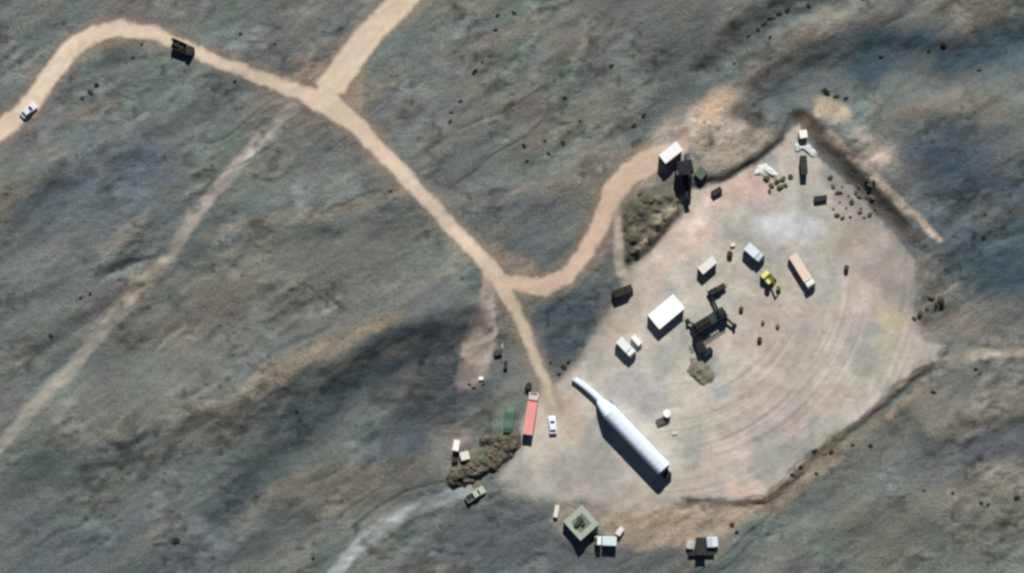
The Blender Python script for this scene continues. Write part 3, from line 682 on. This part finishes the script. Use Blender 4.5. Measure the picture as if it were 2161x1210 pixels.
# ------------------------------------------------------------------ vehicles
truck('white_box_truck', 'white box lorry parked nose down-right, south-west of the largest white cabin', 'lorry', 1321, 733, -47, WHITE, mat('pale mint box',(222,236,230),.5,0,.05), 5.6, 2.1, 'box', 1.9, 1.6)
box_thing('white_trailer_box', 'small white box standing right of the white box lorry', 'box', 1343, 718, -48, 2.8, 1.3, 1.3, WHITE)
truck('blue_white_truck', 'white lorry with a bluish shaded load between the small container and the yellow excavator', 'lorry', 1591, 534, -42, mat('pale blue cab',(190,206,216),.5), mat('blue-white box',(214,226,234),.5,0,.08), 5.4, 2.3, 'box', 1.9, 1.6)
truck('flatbed_lorry', 'long tan lorry with a white cab facing down-right on the east side of the pad', 'lorry', 1692, 572, math.degrees(math.atan2(-52, 32)), mat('cab white',(228,232,232),.5), mat('tan tarpaulin',(222,206,186),.8,0,.1), 9.6, 2.3, 'box', 1.3, 1.8)
truck('red_lorry', 'long faded red lorry with a pale cab at the south-west corner of the pad', 'lorry', 1120, 873, 81, mat('pale pink cab',(206,192,190),.6), mat('faded red tarpaulin',(226,150,146),.8,0,.05), 10.6, 2.5, 'box', 1.7, 1.9)
truck('road_lorry', 'black lorry carrying a pale load on the dirt road at upper left', 'lorry', 388, 102, -24, mat('black lorry paint',(16,18,14),.6), mat('black lorry bed',(18,20,14),.7), 5.6, 2.4, 'open', 1.1, 1.7, mat('dark load',(40,38,28),.8))
car('white_car', 'small white car parked right of the long red lorry', 'car', 1166, 897, 94, mat('car white',(232,238,246),.3,0,.05))
car('road_car', 'small white car driving on the dirt road at the left edge', 'car', 62, 234, 40, mat('car silver',(212,218,224),.3,0,.08))
car('pale_pickup', 'pale green pickup standing south of the long dark spoil heap', 'pickup', 1003, 1043, 32, mat('pale green paint',(176,192,172),.4,0,.2), 'pickup')
car('olive_van', 'dark olive van stopped at the north-west edge of the pad', 'van', 1314, 615, 20, mat('dark olive paint',(26,28,18),.6,0,.05), 'van')
TG = root('tarp_cover', 1074, 888, 84); tag(TG, 'dark green tarpaulin over a long load left of the red lorry', 'tarpaulin')
b = MB(); b.prism([(-3.4,0),(-3.1,.6),(-1.8,1.0),(.2,.8),(2.2,1.05),(3.1,.5),(3.5,0)], -1.15, 1.15); b.build('tarpaulin', mat('green tarpaulin',(62,104,86),.8,0,.3), TG, .25)
for x in (-2.2, 0, 2.2): MB().tube((x,-1.3,.02),(x,1.3,.02),.03,n=6).build('strap', DKST, TG)
# dark strip trailer
T_ = root('strip_trailer', 1512, 612, 28); tag(T_, 'narrow black trailer lying between the small container and the dark blue drilling machine', 'trailer')
MB().box((0,0,.95),(4.9,1.5,.5)).build('trailer_bed', mat('black green steel',(18,30,26),.6), T_, .05)
MB().box((-.4,0,1.5),(3.4,1.2,.6)).build('load', mat('black sheet',(20,28,24),.9), T_, .15); MB().tube((2.4,0,.8),(3.4,0,.5),.07).build('drawbar', DKST, T_)
for x in (-1.2, -.3):
    for s in (-1, 1): wheel(.38, x, s*.72, .2, T_)

# yellow excavator
YEL = mat('yellow machine paint', (226, 226, 130), .5, 0, .15); OLV = mat('olive machine paint', (88, 90, 26), .6, 0, .15)
E = root('yellow_excavator', 1621, 588, -48); tag(E, 'yellow and olive tracked excavator between the bluish lorry and the tan lorry', 'excavator')
for s in (-1, 1):
    tr = MB(); pr = []
    for k in range(9): t = math.pi/2 + math.pi*k/8; pr.append((-1.35+.42*math.cos(t), .42+.42*math.sin(t)))
    for k in range(9): t = -math.pi/2 + math.pi*k/8; pr.append((1.35+.42*math.cos(t), .42+.42*math.sin(t)))
    tr.prism(pr, s*1.0-.28, s*1.0+.28); t = tr.build('track', DKST, E); MB().box((0,s*1.0,.42),(2.4,.6,.3)).build('track_frame', OLV, t)
MB().box((-.3,0,1.35),(3.0,2.3,.8)).build('upper_body', OLV, E, .08); MB().box((-1.3,0,1.95),(1.1,2.2,.5)).build('counterweight', YEL, E, .12)
c = MB().box((.55,-.65,2.1),(1.3,1.0,1.4),0,.86).build('cab', YEL, E, .05); MB().box((1.19,-.65,2.2),(.05,.8,.9),0,1,1,-.08).build('window', GLASS, c)
bm_ = MB(); bm_.box((1.9,.25,2.3),(2.4,.4,.45),0,1,1,-.5); bm_.build('boom', OLV, E, .05)
MB().box((3.1,.25,2.3),(1.9,.3,.34),0,1,1,.95).build('stick', YEL, E, .04); MB().prism([(3.2,.9),(4.0,1.1),(4.1,.6),(3.7,.2),(3.2,.35)], -.25, .75).build('bucket', OLV, E, .04)
MB().tube((.9,.25,1.6),(2.1,.25,2.3),.08).build('hydraulic_ram', STEEL, E)

# ------------------------------------------------------------------ the dark blue drilling machine
NV = mat('dark blue machine paint', (14, 34, 44), .55, 0, .05); NV2 = mat('black blue steel', (12, 22, 30), .6, 0, .05); NV3 = mat('slate deck plate', (48, 52, 60), .6, 0, .15)
D = root('drill_rig', 1496, 678, 32); tag(D, 'large dark blue drilling machine with spread outrigger arms in the middle of the pad', 'drilling rig')
MB().box((0,0,1.3),(8.6,2.6,.7)).build('chassis', NV, D, .06)
MB().box((-1.6,.35,2.2),(3.6,2.0,1.1)).build('engine_housing', NV2, D, .08); MB().box((.9,.2,1.72),(1.5,2.2,.12)).build('deck', NV3, D)
c = MB().box((3.4,0,2.3),(1.7,2.4,1.3),0,.9).build('cab', NV, D, .08); MB().box((4.2,0,2.45),(.05,1.8,.7),0,1,1,-.05).build('windscreen', GLASS, c)
mst = MB()
for y in (-.45, .45):
    for z in (3.0, 3.6): mst.tube((-5.2, -.4+y, z), (4.2, -.4+y, z), .09, n=6)
for k in range(12):
    x = -5.2 + k*.8
    for y in (-.45, .45): mst.tube((x,-.4+y,3.0),(x+.8,-.4+y,3.6),.05,n=5)
    mst.tube((x,-.85,3.6),(x+.8,.05,3.6),.05,n=5)
mst.build('mast', NV2, D)
for (x0, y0, x1, y1) in ((3.0,1.2,3.4,4.2),(-3.4,1.2,-4.2,2.6),(-3.6,-1.2,-4.2,-4.6),(3.6,-1.2,4.4,-4.0)):
    o = MB().tube((x0,y0,1.3),(x1,y1,1.1),.3,n=8).build('outrigger_arm', NV, D); MB().tube((x1,y1,0),(x1,y1,1.5),.32,n=10).build('jack', NV2, o); MB().tube((x1,y1,0),(x1,y1,.12),.6,n=12).build('foot_plate', NV2, o)
MB().box((-4.6,-3.2,1.0),(1.9,4.4,1.4),math.radians(-14)).build('mud_tank', NV2, D, .06)
MB().box((-4.0,-5.8,.8),(2.4,1.3,1.2),math.radians(10)).build('pump_housing', NV, D, .06)
for x in (-3.0,-1.9,1.6,2.9):
    for s in (-1, 1): wheel(.5, x, s*1.15, .35, D)
D.scale = (1.1, 1.1, 1.05)
# hopper tower
F = root('hopper_tower', 1443, 356, 10); tag(F, 'tall black hopper tower on four legs behind the white-roofed guard cabin', 'hopper tower')
F.scale = (1.2, 1.2, .9)
MB().box((0,0,5.2),(3.3,3.0,2.2)).build('hopper_bin', mat('black steel plate',(12,18,28),.6,0,.05), F, .06)
MB().box((0,0,3.5),(3.2,2.9,1.2),0,1.0).build('hopper_chute', NV2, F)
for x in (-1.4,1.4):
    for y in (-1.3,1.3): MB().tube((x,y,0),(x,y,4.4),.2,n=8).build('leg', NV2, F)
b = MB(); b.tube((-1.4,-1.3,.4),(1.4,-1.3,2.8),.07); b.tube((-1.4,1.3,.4),(1.4,1.3,2.8),.07); b.tube((-1.4,-1.3,.4),(-1.4,1.3,2.8),.07); b.tube((1.4,-1.3,.4),(1.4,1.3,2.8),.07); b.build('brace', NV2, F)
MB().box((-.2,-3.6,2.2),(1.1,5.6,.3),0,1,1).build('conveyor', NV2, F); MB().box((1.1,2.2,2.2),(.9,1.4,4.2)).build('ladder_cage', mat('slate blue steel',(70,84,100),.6), F)
MB().tube((1.2,-.9,6.3),(1.2,-.9,8.4),.14).build('vent_pipe', NV2, F); MB().tube((-.9,-.9,6.3),(-.9,-.9,9.4),.12).build('vent_pipe', NV2, F)
box_thing('green_bin', 'low dark green bin on the right of the tall black hopper tower', 'bin', 1478, 366, 50, 2.6, 2.4, .8, mat('bin green',(74,92,80),.7,0,.2))

# ------------------------------------------------------------------ small things on the pad
cube = box_thing('white_tank', 'white cube tank in the north corner under the bank', 'tank', 1694, 284, 10, 1.9, 1.9, 1.7, mat('ivory tank',(238,236,226),.5,0,.03))
T2 = cabin('dark_container', 'narrow black container lying up and down the picture below the white cube tank', 'container', 1695, 349, 94, 4.6, 1.5, 2.2, mat('black green wall',(22,26,22),.7), mat('black green roof',(26,30,28),.7), 0, -1, 0)
drum('white_drum', 'white round drum beside the grey block made for its shadow, right of the long shelter', 'drum', 1407, 873, mat('drum white',(246,244,234),.4,0,.03), .95, 1.7)
box_thing('grey_shadow_blot', 'dark grey block built as the shadow at the foot of the white round drum', 'shadow block', 1397, 888, 20, 2.8, 1.5, .6, mat('charcoal shadow',(72,78,74),.8,0,.2))  # low dark box modelled in place of the drum's shadow
box_thing('pale_pallet', 'tiny pale board lying below the white round drum', 'board', 1424, 914, 5, 1.2, .7, .25, mat('pale board',(198,200,190),.8))
box_thing('white_shed', 'white upright shed, upper of two pale boxes by the dark spoil heap', 'shed', 963, 940, 80, 2.6, 1.5, 2.4, WHITE, mat('shed roof white',(240,238,234),.5,0,.02))
box_thing('cream_shed', 'cream box, lower right of two pale boxes by the dark spoil heap', 'box', 981, 962, 14, 2.2, 2.0, 1.3, mat('cream panel',(222,218,206),.6,0,.1))
box_thing('brown_shadow_box', 'dark brown box built as the shadow below the white upright shed', 'box', 960, 968, 0, 1.5, 1.8, 1.0, mat('dark brown shadow',(46,32,28),.8))  # dark box modelled where the white shed's shadow falls
drum('yellow_mast_base', 'small dark drum with a pale cap north of the bluish lorry and the small container', 'drum', 1540, 536, mat('drum black',(30,28,22),.6), .7, 1.2)
box_thing('pale_cap_box', 'tiny cream box just up-right of the small dark drum', 'box', 1546, 517, 10, 1.1, .8, .5, mat('cream lid',(222,212,190),.7))
drum('post_drum', 'lone dark drum east of the tan lorry', 'drum', 1786, 565, mat('drum brown',(40,32,28),.7), .6, 1.4)
for (u, v, r, h, lab) in ((1564,652,.55,.9,'dark red-brown drum, nearest right of the drilling machine'), (1603,716,.6,1.0,'dark drum near the wheel ruts, lowest of the loose drums'), (1610,680,.4,.7,'small brown drum between the dark red-brown drum and the rust drum'), (1641,688,.5,.6,'rust brown drum, rightmost of the loose drums by the wheel ruts')):
    drum('oil_drum', lab, 'drum', u, v, mat('drum '+lab[:9], {1564:(70,46,40),1603:(44,44,46),1610:(110,92,84),1641:(120,88,84)}[u], .7), r, h, 'loose drums around the drilling machine')
box_thing('black_crate', 'black-green crate below the brown embankment, right of the stony mound', 'crate', 1512, 404, 32, 2.6, 1.3, 1.1, mat('black green crate',(34,36,30),.8))
box_thing('black_bin', 'black low bin left of the boulder field', 'bin', 1731, 419, 8, 3.2, 1.3, .9, mat('bin black',(26,34,34),.8))
box_thing('brown_crate', 'dark brown crate on the pink spur track', 'crate', 1050, 744, 15, 1.6, 1.3, 1.0, mat('crate brown',(72,52,48),.8))
box_thing('teal_crate', 'black-teal upright crate between the spur track and the dirt road', 'crate', 1067, 770, 85, 1.9, .9, 1.1, mat('crate teal',(14,34,38),.7))
box_thing('olive_crate', 'dark olive crate at the pale nose of the red lorry', 'crate', 1115, 814, 60, 1.6, 1.2, 1.2, mat('crate olive',(34,36,26),.8))
box_thing('white_case', 'tiny white case at the end of the pink spur track', 'case', 1015, 799, 10, 1.1, .8, .6, WHITE)
def pole(label, u, v, h, m, r=.09):
    R = root('lamp_post', u, v, 0); tag(R, label, 'post')
    MB().tube((0,0,0),(0,0,h),r,r*.6,n=10).build('pole', m, R); MB().box((0,-.35,h),(.28,.8,.14)).build('lamp_head', m, R, .03); MB().box((0,0,.12),(.5,.5,.24)).build('base_plinth', STEEL, R, .02)
pole('thin pale post above the dark brown crate on the spur track', 1060, 728, 3.6, mat('galvanised post',(206,206,190),.5), .14)
pole('thin post at the north-west tip of the black lorry on the road', 367, 84, 4.0, mat('black post',(22,22,16),.6), .18)

# ------------------------------------------------------------------ boulders, heaps, shrubs
def rock_mesh(seed, m, flat=.7):
    random.seed(seed); import bmesh
    bm = bmesh.new(); bmesh.ops.create_icosphere(bm, subdivisions=2, radius=1.0); off = Vector((seed*3.1, seed*1.7, 0))
    for v in bm.verts:
        k = 1 + .35 * mnoise.noise(v.co*1.3+off) + .12 * mnoise.noise(v.co*3.5+off); v.co = Vector((v.co.x*k, v.co.y*k*.8, max(v.co.z*k*flat, -.25)))
    me = bpy.data.meshes.new('boulder'); bm.to_mesh(me); bm.free(); me.materials.append(m); return me
MR = [mat('dark boulder stone',(56,60,56),.95,0,.25,2), mat('brown boulder stone',(78,72,62),.95,0,.3,2)]
RK = [rock_mesh(k, MR[k % 2]) for k in range(6)]
def rock(u, v, r, k, label, group, name='boulder'):
    o = bpy.data.objects.new(name, RK[k % 6]); COL.objects.link(o); x, y = XY(u, v)
    o.location = (x, y, gz(u, v) + .1*r); o.scale = (r, r*random.uniform(.7,1.1), r*random.uniform(.6,.9)); o.rotation_euler = (0, 0, random.uniform(0, 6.3))
    return tag(o, label, 'boulder', group)
random.seed(11)
cl = [(1752,375),(1760,394),(1775,405),(1790,384),(1800,370),(1812,392),(1826,376),(1835,395),(1770,425),(1783,440),(1800,428),(1815,418),(1830,415),(1842,420),(1768,456),(1780,462),(1797,458),(1812,448),(1822,458),(1838,450),(1850,440),(1790,415),(1806,405),(1845,385),(1765,410),(1757,441),(1776,392),(1818,437)]
for k, (u, v) in enumerate(cl): rock(u+random.uniform(-3,3), v+random.uniform(-3,3), random.uniform(.35,.85), k, 'dark boulder in the %s of the boulder field below the brown bank' % ('upper part' if v < 400 else 'middle' if v < 435 else 'lowest rows'), 'boulders in the %s of the boulder field' % ('upper part' if v < 400 else 'middle' if v < 435 else 'lowest rows'))
for k, (u, v) in enumerate([(1618,378),(1628,392),(1640,384),(1652,378),(1658,392),(1646,396),(1668,374),(1624,404)]): rock(u, v, random.uniform(.6,1.1), k, 'brown boulder in the small cluster south of the brown embankment', 'boulders by the white rubble')
for k, (u, v) in enumerate([(1965,628),(1975,640),(1955,650),(1942,662),(1930,672),(1985,632)]): rock(u, v, random.uniform(.6,1.2), k+1, 'dark boulder in the row at the east end of the pad', 'boulders east of the pad')
def heap(name, label, cat, pts, r0, h0, m, seed, n=70, lump=.45):
    """loose pile: a mound skin plus lumps, one mesh"""
    R = MB(); random.seed(seed)
    us = [p[0] for p in pts]; cu, cv = sum(us)/len(us), sum(p[1] for p in pts)/len(pts); X0, Y0 = XY(cu, cv); Z0 = gz(cu, cv)
    g = 2.4; a0, a1 = min(us)-30, max(us)+30; b0, b1 = min(p[1] for p in pts)-30, max(p[1] for p in pts)+30
    A, B = np.meshgrid(np.arange(a0,a1,g), np.arange(b0,b1,g)); d, _, _ = pl_dist(A+4*vnoise(A,B,14,seed), B+4*vnoise(A,B,14,seed+1), pts)
    t = 1 - d/r0 + .22*vnoise(A,B,9,seed+8); z = np.where(t > 0, h0*smooth(0,.75,t)*(75e-2+.32*vnoise(A,B,12,seed+2)+.15*vnoise(A,B,4.5,seed+3)), -.12)
    idx = {}
    for j in range(A.shape[0]):
        for i in range(A.shape[1]):
            if t[j,i] > -.15:
                x, y = XY(A[j,i], B[j,i]); idx[j,i] = len(R.v); R.v.append((x-X0, y-Y0, gz(A[j,i],B[j,i])-Z0+float(z[j,i])))
    for (j,i) in list(idx):
        q = [(j,i),(j+1,i),(j+1,i+1),(j,i+1)]
        if all(p in idx for p in q): R.f.append(tuple(idx[p] for p in q))
    o = R.build(name, m); o.location = (X0, Y0, Z0); tag(o, label, cat); return o
heap('spoil_heap', 'long dark rugged spoil heap running up to the red lorry', 'spoil heap', [(962,1006),(1000,992),(1035,975),(1058,952),(1078,936)], 24, 1.8, mat('dark earth spoil',(60,61,52),.95,0,.55,.5), 5)
heap('spoil_heap', 'small dark rocky heap just above the long dark spoil heap', 'spoil heap', [(1022,935),(1040,928),(1060,925)], 11, 1.0, mat('dark earth spoil',(66,66,56)), 8)
heap('gravel_heap', 'low olive-grey gravel heap on the pad below the drilling machine', 'gravel heap', [(1472,778),(1486,790)], 22, .8, mat('olive grey gravel',(112,112,98),.95,0,.2,2), 7)
heap('rubble_heap', 'whitish rubble heap between the brown embankment and the brown boulders', 'rubble heap', [(1600,362),(1612,352),(1632,368)], 10, .8, mat('white rubble',(204,208,204),.9,0,.2,2), 9)
heap('pale_rubble', 'pale rubble heap just above the narrow black container', 'rubble heap', [(1684,312),(1700,310),(1716,326)], 8, .6, mat('pale rubble stone',(186,192,190),.9,0,.2,2), 10)

def shrub_geo(b, x, y, z, r, n, flat=.7):
    for _ in range(n):
        t = random.uniform(0, 6.283); q = math.sqrt(random.random()) * r; h = random.random() * r * flat * (1 - (q/r)**2*.6)
        cx, cy, cz = x + q*math.cos(t), y + q*math.sin(t), z + h; s = r * random.uniform(.16, .34)
        a = Vector((random.gauss(0,1), random.gauss(0,1), random.gauss(0,.5))).normalized(); c = a.cross(Vector((random.gauss(0,1), random.gauss(0,1), random.gauss(0,1)))).normalized()
        p = Vector((cx, cy, cz)); b.quad(p-a*s, p-c*s*.6, p+a*s, p+c*s*.6)
ML = [mat('dark scrub leaves',(50,60,52),.9,0,.1,3), mat('olive scrub leaves',(62,66,48),.9,0,.1,3)]
MS = mat('scrub stem',(70,58,46),.9)
shr = []
for k in range(5):
    random.seed(100+k); b = MB(); shrub_geo(b, 0, 0, .1, 1.0, 130); o = b.build('shrub', ML[k % 2]); me = o.data; bpy.data.objects.remove(o)
    s = MB()
    for q in range(6): t = q*1.05; s.tube((0,0,-.1),(.5*math.cos(t),.5*math.sin(t),.5),.05,.02,n=5)
    o = s.build('stem', MS); ms = o.data; bpy.data.objects.remove(o); shr.append((me, ms))
random.seed(3)
SHZ = [(0,260,160,220,'below the bend of the dirt road at the left'),(0,260,590,720,'along the pale ridge at the left edge'),(260,640,0,240,'beside the dirt road at the top left'),
 (1560,1720,0,100,'in the dark gully at the top right'),(1720,1800,180,220,'just above the tan mound behind the north-east bank'),(1800,2161,0,300,'on the dark slope in the top right corner'),
 (900,1240,0,180,'on the grey slope at the top centre'),(900,1240,180,360,'on the slope between the dirt road and the access road'),(1240,1400,100,300,'above the guard cabin and access road'),
 (1300,1460,395,470,'on the upper half of the stony mound beside the pad'),(1300,1460,470,600,'along the lower-right flank of the stony mound beside the pad'),(1150,1210,740,800,'at the narrow tip of the long white shelter'),(980,1030,790,830,'below the pink spur track'),
 (1660,1860,920,1010,'along the south-east edge of the pad'),(1500,1600,1090,1140,'south of the pad on the tan apron'),(1930,2161,1020,1080,'near the bottom right corner'),
 (1940,2161,400,900,'on the dark slope right of the pad'),(300,700,840,1210,'on the dark lower-left slope'),(0,2161,0,1210,'standing alone on the bare slope')]
def shrub(u, v, r, k):
    x, y = XY(u, v); o = bpy.data.objects.new('shrub', shr[k % 5][0]); COL.objects.link(o); o.location = (x, y, gz(u, v)); r *= .48; o.scale = (r*random.uniform(1.0,1.5), r*random.uniform(.6,1.0), r*.9); o.rotation_euler = (0,0,random.uniform(-.9,.9))
    for (a0, a1, b0, b1, lab) in SHZ:
        if a0 <= u < a1 and b0 <= v < b1: break
    tag(o, 'dark low desert shrub ' + lab, 'shrub', 'dark shrubs ' + lab)
    c = bpy.data.objects.new('stem', shr[k % 5][1]); COL.objects.link(c); c.parent = o
SH = [(205,180,1.2),(192,196,1.3),(175,208,.9),(508,72,.9),(496,172,.8),(300,95,.8),(282,122,.8),(580,94,.8),(172,628,.9),(192,620,.8),(108,708,.9),(955,102,.0),(1002,152,1.3),(1085,28,1.1),(1050,34,1.0),(1046,64,1.0),(953,238,.9),(972,215,.9),(950,258,.9),(1018,132,.8),(1192,208,1.0),(1290,140,1.1),(1106,308,1.1),(1188,302,1.0),(1158,325,.9),(1150,298,.8),(1224,256,.8),(1338,265,1.0),(1358,244,1.0),(1112,340,.9),(825,405,.9),(1600,64,1.3),(1612,52,1.5),(1628,40,1.6),(1645,30,1.5),(1662,22,1.4),(1580,76,1.2),(1624,80,1.0),(1550,136,1.0),(1706,12,1.1),(1745,196,1.6),(1765,204,1.4),(1785,208,1.1),(1740,190,1.4),(1860,120,1.1),(1990,95,1.4),(2068,148,1.1),(1960,108,1.0),(1755,955,1.3),(1719,952,1.5),(1690,986,1.2),(1672,1002,1.1),(1723,1000,.8),(1970,828,1.2),(1838,942,1.0),(1800,940,.9),(1545,1108,1.2),(1555,1124,1.1),(1190,775,1.3),(1200,765,1.1),(1180,790,1.0),(1162,765,.9),(1020,812,1.0),(1000,820,.8),(990,812,.7),(370,1142,1.8),(625,868,1.1),(660,1180,.9),(2070,1062,1.0),(2085,1065,.8),(2145,1050,1.2),(2010,1041,.9),(1950,1036,.8),(2075,500,1.0),(2078,453,1.0),(2060,780,.9),(1326,546,1.4),(1345,530,1.1),(1370,505,1.0),(1402,466,.9),(1350,412,1.0),(1318,455,.9),(1820,0,1.1),(880,1000,.0)]
for k, (u, v, r) in enumerate(SH):
    if r: shrub(u, v, r, k)
# ground cover of tiny tufts, one mesh
random.seed(77); b = MB(); N = 9000
uu = np.array([random.uniform(-100, 2260) for _ in range(N)]); vv = np.array([random.uniform(-100, 1310) for _ in range(N)])
bad = (poly_sd(uu, vv, PAD) < 6) | (road_mask(uu, vv) > .25) | (poly_sd(uu, vv, APRON) < 0)
dens = fbm(uu, vv, 110, 201, 3, A35, 1.5)
for k in range(N):
    if bad[k] or dens[k] + random.uniform(-.45, .45) < -.05: continue
    x, y = XY(uu[k], vv[k]); shrub_geo(b, x, y, gz(uu[k], vv[k]) - .03, random.uniform(.16, .42), 9, .8)
o = b.build('scrub', mat('sage scrub',(66,74,64),.95,0,.2,3)); tag(o, kind='stuff'); o['label'] = 'low sage scrub speckling the bare slopes'
